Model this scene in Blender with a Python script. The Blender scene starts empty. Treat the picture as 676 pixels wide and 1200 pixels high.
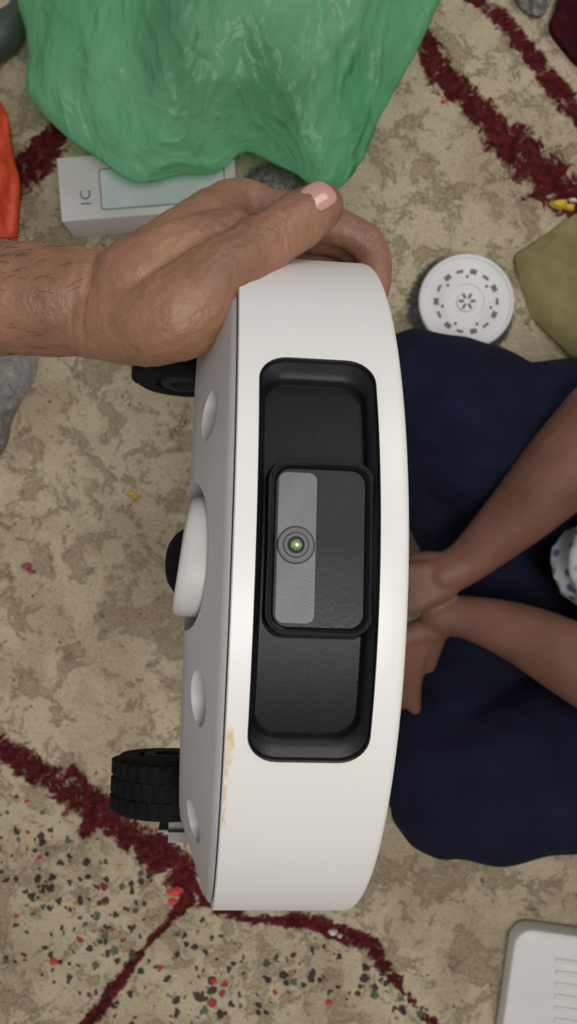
import bpy, bmesh, math, random
import numpy as np
from mathutils import Vector, Matrix, noise
random.seed(7); np.random.seed(7)
scene = bpy.context.scene
COL = scene.collection
H = 1.1          # lens height above the carpet (m)
FOC = 1100.0

def W(u, v, d):
    return Vector(((u-338)/FOC*d, (600-v)/FOC*d, H-d))
def F(u, v, z):
    return W(u, v, H-z)
def s2l(c):
    return tuple(((x/255)/12.92 if x/255 <= .04045 else ((x/255+.055)/1.055)**2.4) for x in c)

# ---------------------------------------------------------------- materials
def mat(name, rgb, rough=.5, rgb2=None, nscale=20, bump=0, bscale=200, spec=.5, metal=0, coat=0, sss=0, trans=0, detail=4, lo=.35, hi=.65):
    m = bpy.data.materials.new(name); m.use_nodes = True
    nt = m.node_tree; N = nt.nodes; L = nt.links
    b = N['Principled BSDF']
    b.inputs['Roughness'].default_value = rough
    b.inputs['Specular IOR Level'].default_value = spec
    b.inputs['Metallic'].default_value = metal
    b.inputs['Coat Weight'].default_value = coat
    b.inputs['Coat Roughness'].default_value = .08
    b.inputs['Subsurface Weight'].default_value = sss
    b.inputs['Subsurface Radius'].default_value = (.012, .005, .003)
    b.inputs['Subsurface Scale'].default_value = .5
    b.inputs['Transmission Weight'].default_value = trans
    tc = N.new('ShaderNodeTexCoord')
    n = N.new('ShaderNodeTexNoise'); n.inputs['Scale'].default_value = nscale; n.inputs['Detail'].default_value = detail
    L.new(tc.outputs['Object'], n.inputs['Vector'])
    r = N.new('ShaderNodeValToRGB')
    c1 = s2l(rgb); c2 = s2l(rgb2) if rgb2 else tuple(x*.93 for x in c1)
    r.color_ramp.elements[0].position = lo; r.color_ramp.elements[1].position = hi
    r.color_ramp.elements[0].color = (*c2, 1); r.color_ramp.elements[1].color = (*c1, 1)
    L.new(n.outputs['Fac'], r.inputs['Fac']); L.new(r.outputs['Color'], b.inputs['Base Color'])
    if bump:
        n2 = N.new('ShaderNodeTexNoise'); n2.inputs['Scale'].default_value = bscale; n2.inputs['Detail'].default_value = 3
        L.new(tc.outputs['Object'], n2.inputs['Vector'])
        bp = N.new('ShaderNodeBump'); bp.inputs['Strength'].default_value = bump; bp.inputs['Distance'].default_value = .002
        L.new(n2.outputs['Fac'], bp.inputs['Height']); L.new(bp.outputs['Normal'], b.inputs['Normal'])
    return m

M_white = mat('white_plastic', (224,222,219), .40, (220,217,213), 6, bump=.03, bscale=900)
M_white_shaded = mat('chassis_white_shaded', (186,183,183), .5, (176,173,172), 12)  # off-white chassis plastic, greyed further: its shade is put into the colour
M_blk = mat('satin_black', (16,16,18), .48, (13,13,14), 30, bump=.05, bscale=800, spec=.3)
M_gloss = mat('gloss_black', (10,10,11), .12, coat=.6)
M_glass = mat('window_panel', (52,53,55), .2, (44,45,47), 40, bump=.03, bscale=500)
M_strip = mat('camera_strip', (112,112,114), .42, (102,102,105), 60, bump=.1, bscale=1500)
M_lensring = mat('lens_ring', (98,98,98), .35)
M_lensdark = mat('lens_dark', (40,42,40), .15, coat=.5)
M_lensgrn = mat('lens_green', (140,170,120), .15, (80,110,66), 400, coat=1)
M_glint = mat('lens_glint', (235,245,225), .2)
M_rubber = mat('rubber', (17,17,18), .85, (11,11,12), 90, bump=.3, bscale=400, spec=.2)
M_gap = mat('gap_dark', (30,28,26), .8)
M_greyp = mat('grey_plastic', (128,126,124), .6)
M_stain = mat('stain_ochre', (205,178,130), .6, (222,214,205), 150)
M_skin = mat('skin', (154,112,87), .48, (120,83,63), 30, bump=.35, bscale=380, sss=.1, detail=9, lo=.3, hi=.7)
M_skin2 = mat('skin_sitter', (118,80,64), .55, (96,64,50), 18, bump=.1, bscale=200, sss=.08)
M_nail = mat('nail', (192,146,134), .25, (182,134,122), 60, coat=.4)
M_hair = mat('hair', (30,22,18), .6)
M_navy = mat('navy_cotton', (24,27,48), .9, (17,20,37), 25, bump=.35, bscale=900, spec=.15)
M_box = mat('box_white', (204,200,198), .5, (198,194,191), 8)
M_ink = mat('box_ink', (70,80,84), .5)
M_cy = mat('box_print', (204,210,213), .4, (192,200,204), 30)
M_brush = mat('brush_white', (222,220,220), .45)
M_brist = mat('bristle_grey', (112,116,110), .8, (90,94,90), 200)
M_olive = mat('olive_cloth', (142,134,94), .9, (124,116,78), 30, bump=.5, bscale=500, spec=.1)
M_orange = mat('orange_plastic', (222,82,48), .45, (196,60,34), 20, bump=.2, bscale=80)
M_darkgrn = mat('dark_green_plastic', (60,72,64), .5)
M_fuzz = mat('grey_fuzz', (160,157,152), .95, (118,115,110), 120, bump=.8, bscale=600)
M_dock = mat('dock_white', (224,222,219), .45)
M_maroon = mat('maroon_cloth', (74,26,32), .9, (44,18,24), 30, bump=.4, bscale=300, spec=.1)
M_yel = mat('scrap_yellow', (206,176,52), .7)
M_red = mat('scrap_red', (214,70,62), .7)
M_scrapw = mat('scrap_white', (220,215,210), .7)
M_pink = mat('scrap_pink', (150,70,86), .7)

M_shirt = mat('printed_shirt', (205,208,214), .9, (196,200,206), 20, bump=.2, bscale=500)
nt = M_shirt.node_tree; v = nt.nodes.new('ShaderNodeTexVoronoi'); v.inputs['Scale'].default_value = 75
tc = nt.nodes.new('ShaderNodeTexCoord'); nt.links.new(tc.outputs['Object'], v.inputs['Vector'])
r = nt.nodes.new('ShaderNodeValToRGB'); r.color_ramp.elements[0].color = (*s2l((90,104,146)), 1); r.color_ramp.elements[0].position = .22
r.color_ramp.elements[1].color = (*s2l((200,202,208)), 1); r.color_ramp.elements[1].position = .4
nt.links.new(v.outputs['Distance'], r.inputs['Fac']); nt.links.new(r.outputs['Color'], nt.nodes['Principled BSDF'].inputs['Base Color'])

def film(name, rgb, rgb2, fac=.35, rough=.35, clear=0.0, creases=((14, .006), (38, .0025)), nscale=9, spec=.5):
    """thin plastic film: glossy + translucent + a little see-through, with sharp crease relief"""
    m = mat(name, rgb, rough, rgb2, nscale, spec=spec)
    nt = m.node_tree; N = nt.nodes; L = nt.links
    out = N['Material Output']; b = N['Principled BSDF']
    tc = N.new('ShaderNodeTexCoord'); mp = N.new('ShaderNodeMapping'); mp.inputs['Rotation'].default_value = (0, 0, .7); mp.inputs['Scale'].default_value = (1, .5, 1)
    L.new(tc.outputs['Object'], mp.inputs['Vector'])
    prev = None
    for sc, dist in creases:
        n = N.new('ShaderNodeTexNoise'); n.inputs['Scale'].default_value = sc; n.inputs['Detail'].default_value = 2; n.inputs['Distortion'].default_value = .8
        L.new(mp.outputs[0], n.inputs['Vector'])
        s = N.new('ShaderNodeMath'); s.operation = 'SUBTRACT'; L.new(n.outputs['Fac'], s.inputs[0]); s.inputs[1].default_value = .5
        a = N.new('ShaderNodeMath'); a.operation = 'ABSOLUTE'; L.new(s.outputs[0], a.inputs[0])
        bp = N.new('ShaderNodeBump'); bp.invert = True; bp.inputs['Strength'].default_value = 1; bp.inputs['Distance'].default_value = dist*4
        L.new(a.outputs[0], bp.inputs['Height'])
        if prev: L.new(prev.outputs['Normal'], bp.inputs['Normal'])
        prev = bp
    L.new(prev.outputs['Normal'], b.inputs['Normal'])
    t = N.new('ShaderNodeBsdfTranslucent'); t.inputs['Color'].default_value = (*s2l(rgb), 1); L.new(prev.outputs['Normal'], t.inputs['Normal'])
    mx = N.new('ShaderNodeMixShader'); mx.inputs['Fac'].default_value = fac
    L.new(b.outputs[0], mx.inputs[1]); L.new(t.outputs[0], mx.inputs[2])
    last = mx
    if clear:
        tr = N.new('ShaderNodeBsdfTransparent'); m2 = N.new('ShaderNodeMixShader')
        # thinner, more see-through patches vary over the sheet
        nn_ = N.new('ShaderNodeTexNoise'); nn_.inputs['Scale'].default_value = 8; nn_.inputs['Detail'].default_value = 5; L.new(mp.outputs[0], nn_.inputs['Vector'])
        mr = N.new('ShaderNodeMapRange'); mr.inputs[1].default_value = .35; mr.inputs[2].default_value = .65; mr.inputs[3].default_value = clear*.5; mr.inputs[4].default_value = clear*1.4
        L.new(nn_.outputs['Fac'], mr.inputs[0]); L.new(mr.outputs[0], m2.inputs['Fac'])
        tr.inputs['Color'].default_value = (*s2l(tuple(min(255, x*1.15) for x in rgb)), 1)
        L.new(mx.outputs[0], m2.inputs[1]); L.new(tr.outputs[0], m2.inputs[2]); last = m2
    L.new(last.outputs[0], out.inputs['Surface'])
    return m
M_green = film('green_film', (142,208,164), (108,182,134), .25, .34, .34, ((8, .007), (19, .003), (45, .001)), 6, .45)
M_clear = film('clear_film', (190,184,178), (140,134,128), .2, .2, .45, ((30, .003), (80, .001)))

# ---------------------------------------------------------------- mesh helpers
def finish(me, mats, smooth=True, angle=35):
    for m in (mats if isinstance(mats, (list, tuple)) else [mats]): me.materials.append(m)
    if smooth:
        me.polygons.foreach_set('use_smooth', [True]*len(me.polygons))
        me.set_sharp_from_angle(angle=math.radians(angle))
    me.update()
def obj(name, me, parent=None):
    o = bpy.data.objects.new(name, me); COL.objects.link(o)
    if parent: o.parent = parent
    return o
def bm_obj(name, bm, mats, parent=None, smooth=True, angle=35):
    bmesh.ops.recalc_face_normals(bm, faces=bm.faces[:])
    me = bpy.data.meshes.new(name); bm.to_mesh(me); bm.free()
    finish(me, mats, smooth, angle)
    return obj(name, me, parent)
def empty(name, mw=None):
    e = bpy.data.objects.new(name, None); COL.objects.link(e); e.empty_display_size = .05
    if mw is not None: e.matrix_world = mw
    return e
def bake(o):
    bpy.context.view_layer.update()
    dg = bpy.context.evaluated_depsgraph_get()
    me = bpy.data.meshes.new_from_object(o.evaluated_get(dg))
    o.modifiers.clear(); old = o.data; o.data = me; me.name = old.name
    return o
def catmull(P, n):
    out = []
    for i in range(len(P)-1):
        p0 = P[max(i-1, 0)]; p1 = P[i]; p2 = P[i+1]; p3 = P[min(i+2, len(P)-1)]
        for k in range(n):
            t = k/n
            out.append(.5*((2*p1)+(-p0+p2)*t+(2*p0-5*p1+4*p2-p3)*t*t+(-p0+3*p1-3*p2+p3)*t**3))
    out.append(P[-1]); return out
def tube(bm, pts, radii, seg=18, n=8, flat=(1, 1), up=Vector((0, 0, 1))):
    V4 = [Vector((p[0], p[1], p[2], r)) for p, r in zip(pts, radii)]
    C = catmull(V4, n)
    P = [Vector(c[:3]) for c in C]; R = [max(c[3], .0005) for c in C]
    rings = []
    T = [(P[min(i+1, len(P)-1)]-P[max(i-1, 0)]).normalized() for i in range(len(P))]
    def ring(c, t, r):
        a = (up - t*up.dot(t))
        if a.length < .05: a = Vector((0, 1, 0)) - t*t.y
        a.normalize(); b = t.cross(a)
        return [bm.verts.new(c+a*(math.cos(2*math.pi*j/seg)*r*flat[0])+b*(math.sin(2*math.pi*j/seg)*r*flat[1])) for j in range(seg)]
    for k in (.95, .75, .4):
        rings.append(ring(P[0]-T[0]*R[0]*k, T[0], R[0]*math.sqrt(1-k*k)))
    for p, t, r in zip(P, T, R): rings.append(ring(p, t, r))
    for k in (.4, .75, .95):
        rings.append(ring(P[-1]+T[-1]*R[-1]*k, T[-1], R[-1]*math.sqrt(1-k*k)))
    for a, b in zip(rings[:-1], rings[1:]):
        for j in range(seg):
            bm.faces.new((a[j], a[(j+1) % seg], b[(j+1) % seg], b[j]))
    bm.faces.new(rings[0][::-1]); bm.faces.new(rings[-1])
def ball(bm, c, rad, seg=20):
    bmesh.ops.create_uvsphere(bm, u_segments=seg, v_segments=seg//2+2, radius=1,
        matrix=Matrix.Translation(c) @ Matrix.Diagonal((*rad, 1)))
def remeshed(name, bm, mats, voxel, smooth_it, parent=None, push=None):
    o = bm_obj(name, bm, mats, parent)
    md = o.modifiers.new('r', 'REMESH'); md.mode = 'VOXEL'; md.voxel_size = voxel
    sm = o.modifiers.new('s', 'SMOOTH'); sm.factor = .5; sm.iterations = smooth_it
    bake(o)
    if push:
        me = o.data
        me.update()
        nn = [v.normal.copy() for v in me.vertices]
        for v, n in zip(me.vertices, nn): v.co += n*push(v.co, n)
    for p in o.data.polygons: p.use_smooth = True
    return o
def rr(t0, t1, s0, s1, rad, n=8):
    out = []
    for cx, cy, a0 in ((t1-rad, s1-rad, 0), (t0+rad, s1-rad, 90), (t0+rad, s0+rad, 180), (t1-rad, s0+rad, 270)):
        for k in range(n+1):
            a = math.radians(a0+90*k/n); out.append((cx+rad*math.cos(a), cy+rad*math.sin(a)))
    return out
def loft(bm, loops, cap0=False, cap1=False, closed=True):
    R = [[bm.verts.new(p) for p in L] for L in loops]
    fs = []
    for a, b in zip(R[:-1], R[1:]):
        n = len(a)
        for j in range(n if closed else n-1):
            fs.append(bm.faces.new((a[j], a[(j+1) % n], b[(j+1) % n], b[j])))
    if cap0: bm.faces.new(R[0][::-1])
    if cap1: bm.faces.new(R[-1])
    return R, fs
def rbox(name, dims, rad, mats, parent=None, loc=(0, 0, 0), rot=(0, 0, 0), bev=.0015):
    bm = bmesh.new(); x, y, z = dims
    def L(ins, h): return [(p[0], p[1], h) for p in rr(-x/2+ins, x/2-ins, -y/2+ins, y/2-ins, max(rad-ins, .0003))]
    loft(bm, [L(bev, 0), L(0, bev), L(0, z-bev), L(bev*.3, z-bev*.3), L(bev, z)], True, True)
    o = bm_obj(name, bm, mats, parent); o.location = loc; o.rotation_euler = rot
    return o

# ================================================================ ROBOT VACUUM
TH = math.radians(5.1); RO = math.radians(-2.27)
MR = Matrix.Translation((-.004, -.037, .565)) @ Matrix.Rotation(RO, 4, 'Z') @ Matrix.Rotation(TH, 4, 'Y')
robot = empty('robot_vacuum', MR)
R0 = .175
def cyl(phi, s, r): return Vector((s, r*math.sin(phi), r*math.cos(phi)))
FC = math.radians(7.4)
def revolve(name, prof, mats, seg=288):
    bm = bmesh.new(); loops = []
    for s, r in prof: loops.append([cyl(2*math.pi*j/seg, s, r) for j in range(seg)])
    loft(bm, loops, True, True)
    return bm_obj(name, bm, mats, robot)
def boolean(o, cutter):
    md = o.modifiers.new('b', 'BOOLEAN'); md.operation = 'DIFFERENCE'; md.solver = 'EXACT'; md.object = cutter
    bake(o)
    bpy.data.objects.remove(cutter)
    o.data.polygons.foreach_set('use_smooth', [True]*len(o.data.polygons))
    o.data.set_sharp_from_angle(angle=math.radians(35))
shell = revolve('bumper_shell', [(-.0338, .160), (-.0338, .1743), (-.0333, .175), (.0318, .175), (.0337, .1744), (.035, .173), (.0358, .170), (.0366, .16), (.0368, .01)], M_white)
chassis = revolve('chassis', [(-.0519, .01), (-.052, .126), (-.0514, .131), (-.0495, .136), (-.0375, .168), (-.0362, .1705), (-.0350, .1716), (-.0343, .171), (-.0342, .164), (-.0341, .1)], M_white_shaded)
gap = revolve('seam_gap_shade', [(-.0345, .15), (-.0345, .1695), (-.0330, .1695), (-.0330, .15)], M_gap)  # dark ring behind the open seam, painting the shade of the gap
h0, h1 = FC*R0-math.radians(28.1)*R0, FC*R0+math.radians(28.1)*R0
sL, sR = -.0250, .0236
def Lp(loop, r): return [cyl(t/R0, s, r) for t, s in loop]
BASE = rr(h0, h1, sL, sR, .012)
KS = [16 if math.hypot(a[0]-b[0], a[1]-b[1]) > 6e-3 else 1 for a, b in zip(BASE, BASE[1:]+BASE[:1])]
def dens(L):
    out = []
    for a, b, k in zip(L, L[1:]+L[:1], KS):
        for i in range(k): out.append((a[0]+(b[0]-a[0])*i/k, a[1]+(b[1]-a[1])*i/k))
    return out
def inset(t0, t1, s0, s1, rad, i): return dens(rr(t0+i, t1-i, s0+i, s1-i, max(rad-i, .00002)))
hw = (sR-sL)/2
caps = lambda r: [Lp(inset(h0, h1, sL, sR, .012, hw*.97*k/8), r) for k in range(8, 0, -1)]
bm = bmesh.new()
loft(bm, caps(.185)+[Lp(dens(BASE), .185), Lp(dens(BASE), .1590)]+caps(.1590)[::-1], True, True)
cut = bm_obj('cut', bm, M_blk, robot, False)
boolean(shell, cut)
# basin
bm = bmesh.new()
def mixl(a, b, f): return [(p[0]*(1-f)+q[0]*f, p[1]*(1-f)+q[1]*f) for p, q in zip(a, b)]
O = inset(h0, h1, sL, sR, .012, .0002)
it = (h0+.0085, h1-.0085, sL+.0022, sR-.0046)
def I(ins, rad): return inset(*it, rad, ins)
IN = I(0, .010)
LL = [Lp(O, .1610), Lp(O, .1752), Lp(mixl(O, IN, .04), .1756), Lp(mixl(O, IN, .12), .1752), Lp(mixl(O, IN, .18), .1738), Lp(mixl(O, IN, .55), .1725), Lp(mixl(O, IN, .85), .1712), Lp(mixl(O, IN, .97), .1698), Lp(IN, .1680), Lp(I(.0008, .01), .1668)]
half = (it[3]-it[2])/2
for k in range(1, 9): LL.append(Lp(I(.0008+(half-.0008-.00003)*k/8, .01), .1668))
loft(bm, LL, False, False)
bm_obj('sensor_recess', bm, M_blk, robot)
# camera window: a flat pod facing the front direction
pod = empty('camera_window'); pod.parent = robot
wc = math.radians(8.0)
pod.matrix_parent_inverse = Matrix()
pod.matrix_local = Matrix.Translation(cyl(wc, 0.0, .1675)) @ Matrix.Rotation(-wc, 4, 'X')
def slab(name, loops, m, cap=True):
    bm = bmesh.new(); loft(bm, [[(p[1], p[0], z) for p in L] for L, z in loops], False, cap)
    return bm_obj(name, bm, m, pod)
Y, XL, XR = .0346, -.0208, .0216
def q(i, rad): return rr(-Y+i, Y-i, XL+i, XR-i, rad)
slab('window_bezel', [(q(-.001, .009), -.006), (q(0, .009), .0038), (q(.0003, .0087), .0047), (q(.0010, .008), .0051), (q(.0018, .007), .0046), (q(.0024, .0066), .0032), (q(.0034, .006), .0010)], M_gloss, False)
slab('window_glass', [(q(.0032, .006), .0008), (q(.0036, .0056), .0016)], M_glass)
g = rr(-.0296, .0296, -.0163, -.0012, .0032)
slab('camera_strip', [(g, .0015), (g, .00185)], M_strip)
lx, ly = -.0090, .0008
def disc(name, r, z0, z1, m, x=lx, y=ly, ins=.0003):
    bm = bmesh.new(); n = 48
    P = lambda rad, z: [(x+rad*math.cos(2*math.pi*k/n), y+rad*math.sin(2*math.pi*k/n), z+.0004) for k in range(n)]
    loft(bm, [P(r, z0), P(r, z1-ins), P(r-ins, z1)], False, True)
    return bm_obj(name, bm, m, pod)
disc('lens_shade', .0076, .001, .00165, M_lensdark); disc('lens_ring_outer', .0071, .001, .0020, M_lensring)
disc('lens_ring_groove', .0053, .001, .0021, M_lensdark); disc('lens_ring_inner', .0049, .001, .0023, M_lensring)
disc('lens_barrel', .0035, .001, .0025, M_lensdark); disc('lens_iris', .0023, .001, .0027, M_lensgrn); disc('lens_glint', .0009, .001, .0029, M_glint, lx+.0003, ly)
def prism(phi, r, rt, rrd, s0, s1, m=M_white_shaded, name='cut', n=32):
    bm = bmesh.new(); c = cyl(phi, 0, r); t = Vector((0, math.cos(phi), -math.sin(phi))); nr = Vector((0, math.sin(phi), math.cos(phi)))
    P = lambda s, k=1: [c+Vector((s, 0, 0))+t*(rt*k*math.cos(2*math.pi*j/n))+nr*(rrd*k*math.sin(2*math.pi*j/n)) for j in range(n)]
    loft(bm, [P(s0, .9), P(s0+.001), P(s1)], True, True)
    return bm_obj(name, bm, m, robot)
for a in (FC+math.radians(24), FC-math.radians(23.5), FC+math.radians(62), FC-math.radians(52)):
    boolean(chassis, prism(a, .149, .0125, .0085, -.07, -.0405))
boolean(chassis, prism(FC, .127, .0320, .0268, -.08, -.036))
prism(FC, .127, .0318, .0266, -.039, -.0355, M_gap, 'caster_pocket_shade')  # dark disc over the pocket bottom; the pocket's shadow is painted in
# caster: straight-sided swivel block with slanted end + black wheel
bm = bmesh.new(); n = 48
c = cyl(FC, 0, .127); t = Vector((0, math.cos(FC), -math.sin(FC))); nr = Vector((0, math.sin(FC), math.cos(FC)))
def cl(s, k, sl=0):
    out = []
    for j in range(n):
        a = 2*math.pi*j/n; ca, sa = math.cos(a), math.sin(a)
        tt = .0262*k*(abs(ca)**.75)*(1 if ca > 0 else -1); rd = .0225*k*(abs(sa)**.9)*(1 if sa > 0 else -1)
        out.append(c+Vector((s+sl*tt, 0, 0))+t*tt+nr*rd)
    return out
loft(bm, [cl(-.037, .98), cl(-.041, 1), cl(-.0500, .985, .12), cl(-.0528, .965, .13), cl(-.0540, .92, .13), cl(-.0545, .6, .1)], True, True)
bm_obj('caster_swivel', bm, mat('caster_grey_white', (188,184,182), .45), robot, angle=50)
def wheel(name, ctr, rad, width, axis, m, tread=False, parent=robot, ball_=False):
    bm = bmesh.new(); n = 48; ax = axis.normalized(); u = ax.cross(Vector((1, 0, 0))).normalized(); v = ax.cross(u)
    P = lambda r, h: [ctr+ax*h+u*(r*math.cos(2*math.pi*j/n))+v*(r*math.sin(2*math.pi*j/n)) for j in range(n)]
    w = width/2
    if ball_: loft(bm, [P(rad*math.sqrt(max(0, 1-(abs(k)/8)**2.6)), w*k/8) for k in (-7.8, -7.2, -6, -4, -2, 0, 2, 4, 6, 7.2, 7.8)], True, True)
    else: loft(bm, [P(rad*.55, -w*.8), P(rad*.6, -w), P(rad*.90, -w), P(rad, -w*.75), P(rad*1.02, 0), P(rad, w*.75), P(rad*.90, w), P(rad*.6, w), P(rad*.55, w*.8)], True, True)
    if tread:
        for j in range(30):
            for row in range(3):
                a = 2*math.pi*(j+.5*(row % 2))/30
                d = u*math.cos(a)+v*math.sin(a)
                tg = -u*math.sin(a)+v*math.cos(a)
                mt = Matrix(((tg.x, ax.x, d.x, 0), (tg.y, ax.y, d.y, 0), (tg.z, ax.z, d.z, 0), (0, 0, 0, 1)))
                mt.translation = ctr+d*(rad+.0004)+ax*(row-1)*w*.6
                bmesh.ops.create_cube(bm, size=1, matrix=mt @ Matrix.Diagonal((rad*.13, w*.46, .0024, 1)))
    return bm_obj(name, bm, m, parent)
wheel('caster_wheel', cyl(FC-.02, -.0465, .116), .0150, .034, t, M_rubber, ball_=True)
for i, sg in enumerate((1, -1)):
    ph = FC+sg*math.radians(90)
    cc = cyl(ph, -.058, .1245 if sg > 0 else .1150); ax = Vector((0, math.cos(FC), -math.sin(FC)))
    wheel('drive_wheel_%d' % (i+1), cc, .0305, .031, ax, M_rubber, True)
    wheel('wheel_hub_%d' % (i+1), cc, .016, .032, ax, M_gap)
    bm = bmesh.new()
    bmesh.ops.create_cube(bm, size=1, matrix=Matrix.Translation(cyl(ph, -.051, .138 if sg < 0 else .143)) @ Matrix.Rotation(-FC, 4, 'X') @ Matrix.Diagonal((.024, .012, .036, 1)))
    bmesh.ops.bevel(bm, geom=bm.edges[:], offset=.0055, segments=4, affect='EDGES')
    bm_obj('wheel_arm_%d' % (i+1), bm, M_greyp if sg < 0 else M_gap, robot, angle=80)
bm = bmesh.new()
L0 = [cyl(math.radians(-15-17*k/16), -.0331, .17507) for k in range(17)]
L1 = [cyl(math.radians(-15-17*k/16), -.0331+.0015+.0012*math.sin(k*1.7)*(k % 3)/2+.0018*math.exp(-((k-3)/2)**2), .17507) for k in range(17)]
loft(bm, [L0, L1], closed=False); bm_obj('seam_stain', bm, M_stain, robot)

# ================================================================ HAND HOLDING IT
hand = empty('human_hand')
def RW(deg, s, r): return MR @ cyl(math.radians(deg), s, r)
bm = bmesh.new()
tube(bm, [W(-560, 400, .50), W(-330, 365, .49), W(-120, 350, .475), W(0, 350, .465), W(90, 354, .462), W(150, 354, .465)],
     [.043, .042, .034, .0285, .0268, .0245], 24)
tube(bm, [W(-330, 365, .515), W(-120, 352, .50), W(0, 350, .485), W(90, 354, .482), W(150, 354, .487)], [.036, .031, .0275, .0262, .024], 24)
thumb = [W(110, 376, .455), W(175, 378, .44), W(220, 362, .436), W(258, 330, .442), W(291, 301, .451), W(322, 278, .458), W(352, 257, .464), W(376, 241, .468)]
tube(bm, thumb, [.019, .0205, .0218, .0198, .0162, .0140, .0140, .0118], 20)
tube(bm, [W(165, 335, .45), W(220, 303, .455), W(268, 272, .465)], [.024, .020, .013], 18)
for k, (deg, rf, L) in enumerate(((85.5, .0100, 0), (92.5, .0103, .002), (99, .0098, 0), (105.2, .0086, -.004))):
    wr = W(128, 350+4*k, .462+.013*k)
    mid = W(196, 300+4*k, .476+.020*k)
    mcp = RW(deg-.5, -.037, .2035-.001*k)
    pts = [wr, mid, mcp, RW(deg, -.016, .2030), RW(deg, .008+L, .1995), RW(deg, .030+L, .1945), RW(deg, .0420, .186), RW(deg-.5, .0450, .172), RW(deg-1.5, .0445, .160-L)]
    rad = [.021, .0185, .0152, .0125, rf+.0012, rf, rf, rf-.0010, rf-.0024]
    tube(bm, pts, rad, 18)
ipj = thumb[5]; tdir = (thumb[7]-thumb[5]).normalized()
def push(co, n):
    d = 0
    rel = co-ipj; a = rel.dot(tdir)
    if rel.length < .024:
        for off in (-.0055, -.003, -.0005, .002, .0050):
            d -= .0007*math.exp(-((a-off+.0012*math.sin(rel.y*600+off*900))/.0008)**2)*max(0, n.z)
    for x0 in (-.094, -.100):
        xx = co.x-x0-.1*(co.y-.1)
        d -= .0006*math.exp(-(xx/.0009)**2)
    c0 = W(262, 285, .455); q_ = co-c0
    if q_.length < .06: d += .0005*math.sin((q_.x*.8-q_.y*.6)*1000+4*noise.noise(co*90))*math.exp(-(q_.length/.026)**2)
    d += .0009*noise.noise(co*70)+.0004*noise.noise(co*200)
    l0, l1 = W(120, 335, .44), W(262, 300, .44); ld = (l1-l0); tt = max(0, min(1, (co-l0).dot(ld)/ld.length_squared))
    dd = (co-l0-ld*tt); dd.z *= .3
    d += .0018*math.exp(-(dd.length/.0035)**2)-.0014*math.exp(-((co-W(165, 352, .44)).length/.012)**2)
    return d
remeshed('skin_surface', bm, M_skin, .0015, 5, hand, push)
ax = (thumb[7]-thumb[6]).normalized(); nn = Vector((-.05, .20, 1)); nn = (nn-ax*nn.dot(ax)).normalized(); sd = ax.cross(nn)
c0 = thumb[6]+ax*.0100; Rn = .0131
bm = bmesh.new(); rows = []
for i in range(15):
    v_ = -1+2*i/14; wv = (1-abs(v_)**3.2)**.5 if abs(v_) < 1 else .12
    rows.append([c0+ax*(v_*.0086)+sd*(Rn*math.sin(math.radians(37*wv*u_/6)))+nn*(Rn*math.cos(math.radians(37*wv*u_/6))-.0003-.0026*max(0, v_)**2) for u_ in range(-6, 7)])
loft(bm, rows, closed=False)
no = bm_obj('thumb_nail', bm, M_nail, hand); sm = no.modifiers.new('s', 'SOLIDIFY'); sm.thickness = .0006; sm.offset = 0
cu = bpy.data.curves.new('arm_hair', 'CURVE'); cu.dimensions = '3D'; cu.bevel_depth = .00009; cu.bevel_resolution = 0
sk = bpy.data.objects['skin_surface'].data
cand = [v for v in sk.vertices if -.34 < v.co.x < -.10 and v.normal.z > -.1]
for v in random.sample(cand, min(1000, len(cand))):
    if v.co.y < .10 and random.random() < .6: continue
    if v.co.x > -.125 and random.random() < .6: continue
    sp = cu.splines.new('POLY'); sp.points.add(3)
    ln = random.uniform(.004, .010); d = (Vector((.9, random.uniform(-.2, .5), 0))+v.normal*.4).normalized()
    for i in range(4):
        p = v.co+d*ln*i/3-v.normal*(.0009*i*i/3)+v.normal*.0002; sp.points[i].co = (*p, 1)
cu.materials.append(M_hair); obj('arm_hair', cu, hand)

# ================================================================ SEATED PERSON
per = empty('seated_person')
bm = bmesh.new()
tube(bm, [Vector((.62, -.02, .13)), Vector((.50, .01, .13)), Vector((.35, .055, .125)), F(600, 528, .12), F(540, 492, .115), F(492, 470, .11)], [.125, .115, .105, .090, .082, .073], 24)
tube(bm, [F(492, 470, .10), F(520, 560, .085), F(580, 660, .07), F(650, 760, .06)], [.066, .060, .056, .045], 20)
tube(bm, [Vector((.62, -.17, .13)), Vector((.50, -.20, .13)), Vector((.36, -.235, .125)), F(625, 898, .12), F(575, 915, .115), F(535, 922, .11)], [.125, .115, .105, .090, .084, .075], 24)
tube(bm, [F(535, 922, .10), F(540, 830, .085), F(590, 740, .07), F(660, 640, .06)], [.068, .060, .056, .045], 20)
tube(bm, [Vector((.66, -.22, .13)), Vector((.66, -.095, .14)), Vector((.66, .03, .13))], [.12, .13, .12], 20)
def fold(co, n):
    return .005*noise.noise(Vector((co.x*14, co.y*22, co.z*14)))+.003*(1-abs(noise.noise(Vector((co.x*16+5, co.y*38, co.z*16))))*2)
remeshed('trousers', bm, M_navy, .0055, 6, per, fold)
bm = bmesh.new()
tube(bm, [Vector((.66, -.095, .14)), Vector((.67, -.095, .32)), Vector((.66, -.095, .48)), Vector((.65, -.095, .57))], [.135, .13, .14, .10], 28, flat=(1, 1.25), up=Vector((1, 0, 0)))
tube(bm, [Vector((.62, -.095, .20)), F(760, 665, .20), F(715, 665, .17)], [.11, .075, .05], 22)
for sy in (1, -1):
    tube(bm, [Vector((.65, -.095+sy*.09, .56)), Vector((.64, -.095+sy*.17, .53)), Vector((.56, -.095+sy*.20, .44))], [.065, .062, .054], 18)
remeshed('shirt', bm, M_shirt, .007, 5, per, fold)
bm = bmesh.new()
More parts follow.
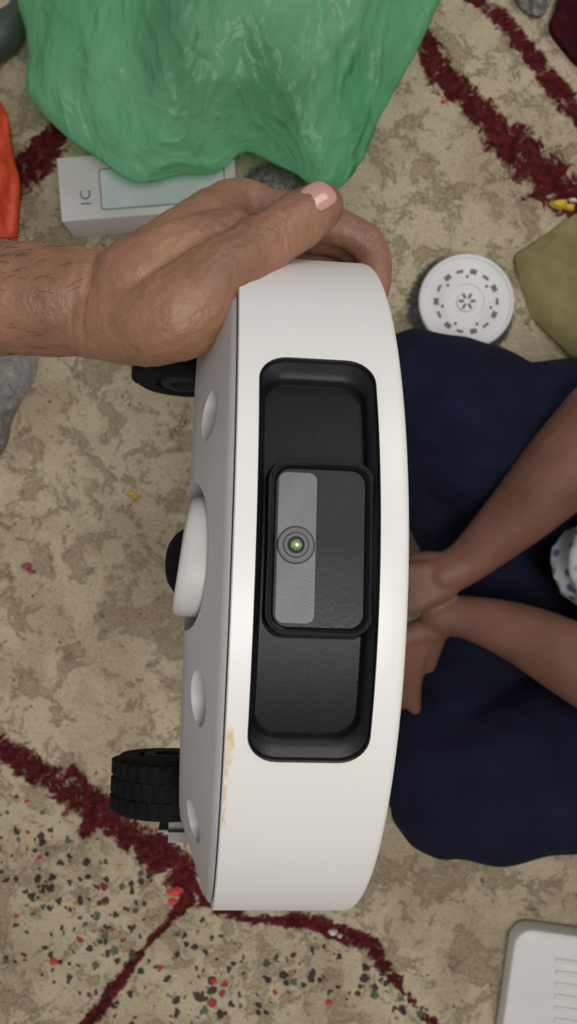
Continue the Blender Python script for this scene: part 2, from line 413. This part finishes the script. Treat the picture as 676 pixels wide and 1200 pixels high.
tube(bm, [Vector((.64, .075, .53)), Vector((.55, .11, .42)), Vector((.40, .10, .285)), F(745, 478, .24), F(676, 534, .225), F(608, 602, .205), F(552, 654, .19), F(520, 674, .188)],
     [.05, .047, .044, .046, .042, .032, .0225, .0205], 20)
tube(bm, [Vector((.64, -.265, .53)), Vector((.54, -.27, .42)), Vector((.40, -.22, .28)), F(745, 812, .24), F(676, 776, .225), F(608, 742, .205), F(550, 724, .185), F(516, 722, .178)],
     [.05, .047, .042, .042, .0365, .029, .0215, .020], 20)
for k in range(4):
    y0 = 670+12*k
    tube(bm, [F(522, 671+5*k, .190), F(490, y0, .192), F(462, y0+4, .186), F(440, y0+9, .170), F(430, y0+14, .152)], [.014, .0105, .0084, .0078, .0066], 12)
tube(bm, [F(520, 662, .188), F(495, 658, .178), F(470, 666, .168)], [.013, .010, .008], 12)
for k in range(4):
    x0 = 494-13*k
    tube(bm, [F(512, 726+3*k, .175), F(x0+2, 754, .168), F(x0-6, 784, .155), F(x0-9, 806, .142), F(x0-8, 826-6*k+4, .130)], [.015, .0112, .0088, .0082, .0068], 12)
tube(bm, [F(512, 732, .176), F(507, 758, .164), F(502, 780, .154)], [.014, .010, .0078], 12)
remeshed('arms_and_hands', bm, M_skin2, .0024, 3, per)
bm = bmesh.new()
tube(bm, [Vector((.65, -.095, .56)), Vector((.635, -.095, .66))], [.058, .052], 20)
hc = Vector((.61, -.095, .745))
ball(bm, hc, (.092, .074, .112), 28)
tube(bm, [hc+Vector((-.05, 0, -.06)), hc+Vector((-.07, 0, -.085))], [.04, .026], 14)
tube(bm, [hc+Vector((-.088, 0, .012)), hc+Vector((-.104, 0, -.018))], [.007, .011], 12)
tube(bm, [hc+Vector((-.084, -.018, -.052)), hc+Vector((-.090, 0, -.050)), hc+Vector((-.084, .018, -.052))], [.005, .008, .005], 10)
for sy in (1, -1): ball(bm, hc+Vector((.005, sy*.075, -.005)), (.018, .008, .03), 14)
tube(bm, [F(640, 775, .045), F(650, 815, .035), F(640, 850, .028)], [.034, .036, .022], 16)
tube(bm, [F(655, 630, .045), F(660, 595, .035), F(648, 560, .028)], [.034, .036, .022], 16)
remeshed('head_and_feet', bm, M_skin2, .004, 3, per)
bm = bmesh.new()
ball(bm, hc+Vector((.018, 0, .024)), (.095, .083, .108), 28)
ball(bm, hc+Vector((.085, 0, -.03)), (.045, .06, .08), 20)
remeshed('head_hair', bm, M_hair, .005, 2, per, lambda c, n: .003*noise.noise(Vector((c.x*30, c.y*120, c.z*30))))
M_eye = mat('eye_white', (225,220,215), .2)
for i, sy in enumerate((1, -1)):
    bm = bmesh.new(); ball(bm, hc+Vector((-.080, sy*.03, .006)), (.011, .013, .008), 14); bm_obj('eye_%d' % (i+1), bm, M_eye, per)
    bm = bmesh.new(); ball(bm, hc+Vector((-.0895, sy*.03, .005)), (.003, .005, .005), 12); bm_obj('pupil_%d' % (i+1), bm, M_hair, per)

# ================================================================ CRUMPLED THINGS
def crumple(name, outline, ctr, zw, ztop, m, tuck=.8, amp=.01, sc=14, rings=70, segs=260, seed=0, prof=2.2, edge=.01, aniso=(1, 1, 1), tp=2.5, rot=0, sharp=0):
    """sack-like body: widest contour (outline) at height zw, tucked base on the floor, domed top"""
    n = len(outline)
    P = [Vector((*o_, 0)) for o_ in outline]
    fine = []
    for i in range(n):
        p0, p1, p2, p3 = P[i-1], P[i], P[(i+1) % n], P[(i+2) % n]
        for k in range(segs//n):
            t_ = k/(segs//n)
            fine.append(.5*((2*p1)+(-p0+p2)*t_+(2*p0-5*p1+4*p2-p3)*t_*t_+(-p0+3*p1-3*p2+p3)*t_**3))
    c_ = Vector((*ctr, 0)); so = Vector((seed*7.3, seed*3.1, seed))
    RM = Matrix.Rotation(rot, 3, 'Z')
    loops = []
    def wr(p, a=1):
        q_ = RM @ p
        q_ = Vector((q_.x*aniso[0], q_.y*aniso[1], q_.z*aniso[2]))
        w_ = noise.noise_vector(q_*sc*.4+so)*.7
        r1 = 1-abs(noise.noise(q_*sc+so+w_))*1.8
        r2 = 1-abs(noise.noise(q_*sc*2.1+so*2+w_*1.5))*1.8
        r3 = 1-abs(noise.noise(p*sc*4.3+so*3+w_*2))*1.8
        return (r1*.8+r2*.42+r3*.12*sharp-1.0)*amp*a
    for f in (0, .2, .4, .6, .75, .9, 1):
        k = tuck+(1-tuck)*f**tp
        loops.append([c_+(p-c_)*k+Vector((0, 0, zw*f)) for p in fine])
    nb = len(loops)
    for i in range(1, rings):
        f = i/rings
        k = (1-f)
        z = zw+(ztop-zw)*(1-k**prof)**.8
        loops.append([c_+(p-c_)*k+Vector((0, 0, z)) for p in fine])
    out = []
    for li, lp in enumerate(loops):
        L_ = []
        for p in lp:
            if li == 0: L_.append(p); continue
            a = min(1, li/nb)
            d = wr(p, a); rad = (p-c_); rad.z = 0
            rad = rad.normalized() if rad.length > .01 else Vector((0, 0, 0))
            q_ = p+Vector((0, 0, 1))*d+rad*(d*.6+edge*a*noise.noise(p*18+so)*(1 if li < 14 else .3))
            q_.z = max(q_.z, .001); L_.append(q_)
        out.append(L_)
    bm = bmesh.new(); loft(bm, out, True, True)
    return bm_obj(name, bm, m, None, True, 180)
def fl(lst, z): return [tuple(F(a, b, z)[:2]) for a, b in lst]
zb = .11
bag = crumple('green_plastic_bag', fl([(28, -30), (32, 55), (45, 125), (92, 168), (140, 203), (185, 215), (250, 205), (290, 184), (340, 202), (385, 224), (425, 192), (452, 125), (488, 62), (525, -20), (540, -110), (430, -190), (250, -210), (90, -150)], zb),
    tuple(F(275, -10, zb)[:2]), zb, .19, M_green, .52, .016, 5.5, 150, 720, 4, 2.0, .012, (1.0, .4, 1), 2.6, .7, .8)
crumple('olive_cloth', fl([(604, 300), (622, 286), (645, 270), (690, 243), (770, 235), (800, 330), (770, 430), (690, 428), (655, 402), (625, 372), (612, 335)], .010),
    tuple(F(700, 335, .010)[:2]), .005, .014, M_olive, .98, .010, 10, 60, 330, 3, 5, .003, (1, .4, 1), 1, 1.0, .8)
crumple('orange_plastic_bag', fl([(-40, 105), (-8, 98), (8, 130), (14, 180), (23, 212), (20, 255), (16, 284), (-10, 278), (-60, 290), (-120, 220), (-100, 140)], .03),
    tuple(F(-45, 190, .03)[:2]), .03, .06, M_orange, .9, .016, 12, 60, 330, 5, 2.2, .006, sharp=1)
crumple('clear_plastic_bag', fl([(-60, 412), (0, 402), (30, 408), (42, 425), (30, 455), (14, 490), (2, 530), (-40, 560), (-100, 500)], .015),
    tuple(F(-40, 470, .015)[:2]), .012, .03, M_clear, .95, .014, 18, 60, 360, 8, 2.2, .008, sharp=1)
crumple('clear_plastic_wrap', fl([(600, -60), (606, -10), (622, 10), (640, 12), (652, -8), (658, -40), (650, -80), (620, -90)], .02),
    tuple(F(630, -35, .02)[:2]), .012, .035, M_clear, .95, .014, 18, 60, 360, 9, 2.2, .006, sharp=1)
crumple('maroon_cloth', fl([(668, -30), (656, 0), (646, 24), (660, 48), (690, 76), (740, 70), (780, 20), (760, -60), (700, -70)], .02),
    tuple(F(715, 0, .02)[:2]), .015, .04, M_maroon, .97, .012, 14, 50, 270, 12, 2.2, .004, sharp=1)
bm = bmesh.new()
tube(bm, [F(-70, 75, .026), F(-20, 52, .026), F(6, 36, .026), F(22, 14, .026), F(30, -10, .026)], [.024, .025, .024, .014, .012], 20)
bm_obj('dark_green_bottle', bm, M_darkgrn)
bm = bmesh.new(); fc = F(322, 216, .026); nt_ = 2600
ball(bm, fc, (.030, .019, .018), 24)
for i in range(nt_):
    a = random.uniform(0, 2*math.pi); e = math.asin(random.uniform(-.6, 1))
    d = Vector((math.cos(a)*math.cos(e), math.sin(a)*math.cos(e), math.sin(e)))
    p = fc+Vector((d.x*.029, d.y*.018, d.z*.017)); tip = p+(d+Vector((random.uniform(-.6, .6), random.uniform(-.6, .6), random.uniform(-.3, .3)))).normalized()*.009
    s_ = d.cross(Vector((random.random(), random.random(), random.random()))).normalized()*.0007
    vs = [bm.verts.new(x) for x in (p-s_, p+s_, tip)]; bm.faces.new(vs)
bm_obj('grey_duster', bm, M_fuzz, None, False)

# ================================================================ BOX
A = math.radians(4.5)
BL = .196
box = rbox('product_box', (BL, .071, .060), .0015, M_box, None, (-.254+BL/2*math.cos(A), .357+BL/2*math.sin(A), 0), (0, 0, A), .0008)
def onbox(name, t0, t1, s0, s1, rad, z, m):
    bm = bmesh.new(); L = rr(t0, t1, s0, s1, rad)
    loft(bm, [[(p[0], p[1], z-.0004) for p in L], [(p[0], p[1], z) for p in L]], False, True)
    return bm_obj(name, bm, m, box, False)
b0 = -BL/2
onbox('printed_outline', b0+.045, BL/2-.012, -.0265, .0195, .004, .0602, M_ink)
onbox('printed_panel', b0+.0462, BL/2-.0132, -.0253, .0183, .003, .0604, M_cy)
for i in range(3):
    x = b0+.08+i*.035; onbox('printed_line_%d' % i, x, x+.0006, -.025, .018, .0002, .0605, M_box)
fc_ = bpy.data.curves.new('t', 'FONT'); fc_.body = '1C'; fc_.size = .016; fc_.extrude = .0001; fc_.align_x = 'CENTER'; fc_.align_y = 'CENTER'
fo = bpy.data.objects.new('t', fc_); COL.objects.link(fo); bpy.context.view_layer.update()
me = bpy.data.meshes.new_from_object(fo.evaluated_get(bpy.context.evaluated_depsgraph_get())); bpy.data.objects.remove(fo)
me.materials.clear(); me.materials.append(M_ink)
to = obj('printed_label', me, box); to.location = (b0+.029, -.012, .0603); to.rotation_euler = (0, 0, math.pi/2)

# ================================================================ ROUND BRUSH
br = empty('round_cleaning_brush'); bc = F(547, 353, .038); bc.z = 0
bm = bmesh.new(); n = 72
P = lambda r_, z: [(bc.x+r_*math.cos(2*math.pi*j/n), bc.y+r_*math.sin(2*math.pi*j/n), z) for j in range(n)]
loft(bm, [P(.050, .030), P(.0535, .031), P(.0545, .034), P(.0540, .037), P(.0525, .0385), P(.0500, .038), P(.0485, .0368), P(.030, .0368), P(.0285, .0376), P(.0200, .0376), P(.0190, .0366), P(.012, .0366), P(.0112, .039), P(.004, .039)], True, True)
bm_obj('brush_disc', bm, M_brush, br)
bm = bmesh.new()
for i in range(14):
    a = 2*math.pi*i/14
    mt = Matrix.Translation((bc.x+.0345*math.cos(a), bc.y+.0345*math.sin(a), .0369)) @ Matrix.Rotation(a, 4, 'Z') @ Matrix.Diagonal((.0055 if i % 2 else .003, .0075, .0012, 1))
    bmesh.ops.create_cube(bm, size=1, matrix=mt)
    if i % 2: bmesh.ops.create_cube(bm, size=1, matrix=Matrix.Translation((bc.x+.028*math.cos(a+.2), bc.y+.028*math.sin(a+.2), .0376)) @ Matrix.Rotation(a, 4, 'Z') @ Matrix.Diagonal((.003, .003, .001, 1)))
for i in range(6):
    a = 2*math.pi*i/6
    bmesh.ops.create_cube(bm, size=1, matrix=Matrix.Translation((bc.x+.0065*math.cos(a), bc.y+.0065*math.sin(a), .0391)) @ Matrix.Rotation(a, 4, 'Z') @ Matrix.Diagonal((.006, .003, .0008, 1)))
bm_obj('brush_slots', bm, mat('slot_grey', (104,104,102), .6), br, False)
bm = bmesh.new()
for i in range(3400):
    a = random.uniform(0, 2*math.pi); r_ = .052*math.sqrt(random.uniform(.35, 1)); a2 = a+random.gauss(0, .04); r2 = r_*1.18+random.uniform(0, .005)
    p = Vector((bc.x+r_*math.cos(a), bc.y+r_*math.sin(a), .031)); t2 = Vector((bc.x+r2*math.cos(a2), bc.y+r2*math.sin(a2), .001))
    s_ = Vector((-math.sin(a), math.cos(a), 0))*.0006
    bm.faces.new([bm.verts.new(x) for x in (p-s_, p+s_, t2+s_*.6, t2-s_*.6)])
bm_obj('bristles', bm, M_brist, br, False)

# ================================================================ DOCK bottom right
dk = empty('charging_dock'); dc = F(672, 1182, .03); dk.matrix_world = Matrix.Translation((dc.x, dc.y, 0)) @ Matrix.Rotation(math.radians(-8), 4, 'Z')
rbox('dock_base', (.155, .165, .030), .022, M_dock, dk, (0, 0, 0), (0, 0, 0), .005)
for i in range(7): rbox('rib_%d' % (i+1), (.060, .005, .0030), .0018, M_dock, dk, (.002+.0015*i, .052-.0135*i, .0292), (0, 0, 0), .0009)

# ================================================================ SCRAPS
def scrap(bm, u, v, sz, mi, seed):
    c_ = F(u, v, .004); random.seed(seed); n = 9
    lo = [bm.verts.new((c_.x+sz*math.cos(2*math.pi*j/n)*random.uniform(.5, 1.1), c_.y+sz*.6*math.sin(2*math.pi*j/n)*random.uniform(.5, 1.1), .0005)) for j in range(n)]
    hi_ = [bm.verts.new((c_.x+(x.co.x-c_.x)*.6, c_.y+(x.co.y-c_.y)*.6, random.uniform(.003, .007))) for x in lo]
    fs = [bm.faces.new((lo[j], lo[(j+1) % n], hi_[(j+1) % n], hi_[j])) for j in range(n)]+[bm.faces.new(hi_), bm.faces.new(lo[::-1])]
    for f in fs: f.material_index = mi
bm = bmesh.new()
for i, (u, v_, sz, mi) in enumerate(((155, 578, .008, 0), (158, 582, .005, 0), (205, 1047, .011, 1), (202, 1058, .008, 1), (385, 1176, .007, 1), (391, 1094, .008, 2), (398, 1098, .005, 2), (30, 664, .009, 3), (36, 670, .006, 3), (520, 118, .004, 1), (656, 238, .014, 0), (668, 242, .010, 0), (672, 234, .006, 2), (62, 1128, .007, 1), (45, 1006, .004, 1), (75, 955, .006, 3), (18, 1075, .004, 1), (140, 1015, .003, 0), (88, 1060, .004, 0), (250, 1150, .004, 1), (30, 940, .004, 1))):
    scrap(bm, u, v_, sz, mi, i+3)
bm_obj('paper_scraps', bm, [M_yel, M_red, M_scrapw, M_pink])

# ================================================================ CARPET
nx, ny = 330, 380; xs = np.linspace(-1.25, 1.25, nx); ys = np.linspace(-1.4, 1.4, ny)
X, Yg = np.meshgrid(xs, ys)
def poly(lst):
    d = np.full(X.shape, 9.0)
    for (a, b, w1), (c_, e, w2) in zip(lst[:-1], lst[1:]):
        ax_, ay = (a-338)/1000, (600-b)/1000; bx, by = (c_-338)/1000, (600-e)/1000
        dx, dy = bx-ax_, by-ay; t_ = np.clip(((X-ax_)*dx+(Yg-ay)*dy)/(dx*dx+dy*dy), 0, 1)
        w = (w1+(w2-w1)*t_)/1000
        d = np.minimum(d, np.hypot(X-ax_-t_*dx, Yg-ay-t_*dy)/w)
    return d
lines = [[(480, 0, 9), (492, 40, 13), (515, 85, 15), (560, 125, 12), (600, 170, 20), (640, 210, 24), (690, 245, 20), (760, 280, 16), (900, 300, 14)],
         [(520, -30, 8), (580, 15, 9), (615, 55, 9), (645, 95, 11), (690, 150, 9), (760, 230, 10)],
         [(-150, 820, 16), (-20, 862, 14), (25, 890, 14), (70, 925, 15), (120, 950, 17), (165, 985, 18), (205, 1015, 20), (225, 1050, 12), (290, 1078, 5), (365, 1080, 9), (430, 1105, 10), (480, 1170, 4), (560, 1260, 8)],
         [(85, 905, 8), (118, 945, 12), (100, 975, 8)],
         [(80, 1230, 6), (130, 1165, 8), (170, 1110, 3), (215, 1060, 7)],
         [(-80, 260, 18), (10, 215, 18), (45, 188, 18), (70, 150, 14), (100, 60, 10)],
         [(-200, 600, 12), (-60, 700, 14), (-100, 860, 12)], [(700, 1050, 12), (800, 1000, 14), (900, 1100, 12)]]
D = np.minimum.reduce([poly(l) for l in lines])
mask = np.clip(1.35-D*.55, 0, 1)
sp = np.clip(1-poly([(20, 1010, 110), (120, 1100, 140), (230, 1170, 100), (380, 1130, 45), (480, 1180, 35)])*.7, 0, 1)
verts = np.stack([X.ravel(), Yg.ravel(), np.zeros(X.size)], 1)
idx = np.arange(nx*ny).reshape(ny, nx)
faces = np.stack([idx[:-1, :-1].ravel(), idx[:-1, 1:].ravel(), idx[1:, 1:].ravel(), idx[1:, :-1].ravel()], 1)
me = bpy.data.meshes.new('carpet'); me.from_pydata(verts.tolist(), [], faces.tolist())
for nm, arr in (('red_yarn', mask), ('speck', sp)):
    at = me.attributes.new(nm, 'FLOAT', 'POINT'); at.data.foreach_set('value', arr.ravel().astype(np.float32))
mc = bpy.data.materials.new('carpet_pile'); mc.use_nodes = True; nt = mc.node_tree; N = nt.nodes; L = nt.links
b = N['Principled BSDF']; b.inputs['Roughness'].default_value = .95; b.inputs['Specular IOR Level'].default_value = .1
tc = N.new('ShaderNodeTexCoord')
def nz(scale, detail=4, rough=.6, dist=0):
    n_ = N.new('ShaderNodeTexNoise'); n_.inputs['Scale'].default_value = scale; n_.inputs['Detail'].default_value = detail
    n_.inputs['Roughness'].default_value = rough; n_.inputs['Distortion'].default_value = dist; L.new(tc.outputs['Object'], n_.inputs['Vector']); return n_.outputs['Fac']
def mth(op, a, b_=None, clamp=False):
    m_ = N.new('ShaderNodeMath'); m_.operation = op; m_.use_clamp = clamp
    for i, x in enumerate((a, b_)):
        if x is None: continue
        if isinstance(x, (int, float)): m_.inputs[i].default_value = x
        else: L.new(x, m_.inputs[i])
    return m_.outputs[0]
def ss(x, lo, hi):
    m_ = N.new('ShaderNodeMapRange'); m_.interpolation_type = 'SMOOTHSTEP'; L.new(x, m_.inputs[0]); m_.inputs[1].default_value = lo; m_.inputs[2].default_value = hi; return m_.outputs[0]
def mixc(f, a, b_):
    m_ = N.new('ShaderNodeMix'); m_.data_type = 'RGBA'; L.new(f, m_.inputs[0])
    for i, x in ((6, a), (7, b_)):
        if isinstance(x, tuple): m_.inputs[i].default_value = (*s2l(x), 1)
        else: L.new(x, m_.inputs[i])
    return m_.outputs[2]
def attr(nm):
    a_ = N.new('ShaderNodeAttribute'); a_.attribute_name = nm; return a_.outputs['Fac']
c1 = mixc(ss(nz(9, 5, .65, .4), .40, .60), (172,155,127), (198,183,154))
blot = ss(nz(20, 8, .78, .5), .515, .575)
c2 = mixc(mth('MULTIPLY', blot, .72), c1, (140,119,90))
blot2 = ss(nz(34, 7, .8, .6), .56, .62)
c3 = mixc(mth('MULTIPLY', blot2, .75), c2, (108,87,63))
fine = nz(420, 3, .7); fib = nz(150, 4, .7)
c4 = mixc(mth('MULTIPLY', ss(fine, .35, .62), .35), c3, (220,207,181))
c4 = mixc(mth('MULTIPLY', ss(nz(260, 4, .8), .5, .62), .3), c4, (120,103,78))
redn = mth('ADD', attr('red_yarn'), mth('MULTIPLY', mth('SUBTRACT', nz(45, 7, .78, .6), .5), 2.3))
c5 = mixc(ss(redn, .6, .85), c4, mixc(ss(nz(120, 3), .4, .6), (70,22,26), (98,34,38)))
vo = N.new('ShaderNodeTexVoronoi'); vo.inputs['Scale'].default_value = 95
vn = N.new('ShaderNodeTexNoise'); vn.inputs['Scale'].default_value = 130; vn.inputs['Detail'].default_value = 3; L.new(tc.outputs['Object'], vn.inputs['Vector'])
va = N.new('ShaderNodeVectorMath'); va.operation = 'MULTIPLY_ADD'; L.new(vn.outputs['Color'], va.inputs[0]); va.inputs[1].default_value = (.012, .012, 0); L.new(tc.outputs['Object'], va.inputs[2])
L.new(va.outputs[0], vo.inputs['Vector'])
wn = N.new('ShaderNodeSeparateColor'); L.new(vo.outputs['Color'], wn.inputs[0])
spk = mth('MULTIPLY', ss(mth('SUBTRACT', mth('SUBTRACT', mth('ADD', mth('MULTIPLY', attr('speck'), .8), mth('MULTIPLY', nz(16, 3), .9)), mth('MULTIPLY', vo.outputs['Distance'], 2.0)), mth('MULTIPLY', wn.outputs[0], .85)), .08, .18), 1.0)
sc_ = mixc(ss(wn.outputs[1], .90, .92), (46,42,46), (150,50,48))
sc_ = mixc(ss(wn.outputs[2], .93, .95), sc_, (84,104,84))
c6 = mixc(mth('MULTIPLY', spk, .9, True), c5, sc_)
L.new(c6, b.inputs['Base Color'])
bp = N.new('ShaderNodeBump'); bp.inputs['Strength'].default_value = .9; bp.inputs['Distance'].default_value = .004
hgt = mth('ADD', mth('MULTIPLY', fine, .5), mth('ADD', fib, mth('MULTIPLY', blot, -.25)))
L.new(hgt, bp.inputs['Height']); L.new(bp.outputs['Normal'], b.inputs['Normal'])
me.materials.append(mc); co = obj('carpet', me)
bm = bmesh.new(); bmesh.ops.create_grid(bm, x_segments=2, y_segments=2, size=2.2)
fo = bm_obj('floor', bm, mat('floor_tile', (150,140,125), .5), None, False); fo.location.z = -.006

# ================================================================ LIGHT + CAMERA
def area(name, loc, tgt, size, e, col):
    l = bpy.data.lights.new(name, 'AREA'); l.shape = 'DISK'; l.size = size; l.energy = e; l.color = col
    o = bpy.data.objects.new(name, l); COL.objects.link(o); o.location = loc
    o.rotation_euler = (Vector(tgt)-Vector(loc)).to_track_quat('-Z', 'Y').to_euler()
area('ceiling_light', (.35, -.35, 2.5), (0, 0, .3), .8, 23.5, (1, .965, .92))
area('window_light', (1.1, 1.5, 2.0), (0, .1, .3), 1.0, 12, (.97, .98, 1))
w = bpy.data.worlds.new('World'); scene.world = w; w.use_nodes = True
w.node_tree.nodes['Background'].inputs[0].default_value = (1, .985, .965, 1); w.node_tree.nodes['Background'].inputs[1].default_value = .30
cam = bpy.data.cameras.new('Camera'); cam.sensor_fit = 'VERTICAL'; cam.sensor_height = 36; cam.lens = FOC/1200*36; cam.clip_start = .01
cam.dof.use_dof = True; cam.dof.focus_distance = .40; cam.dof.aperture_fstop = 20
cobj = bpy.data.objects.new('Camera', cam); COL.objects.link(cobj); cobj.location = (0, 0, H)
scene.camera = cobj
scene.view_settings.view_transform = 'Standard'
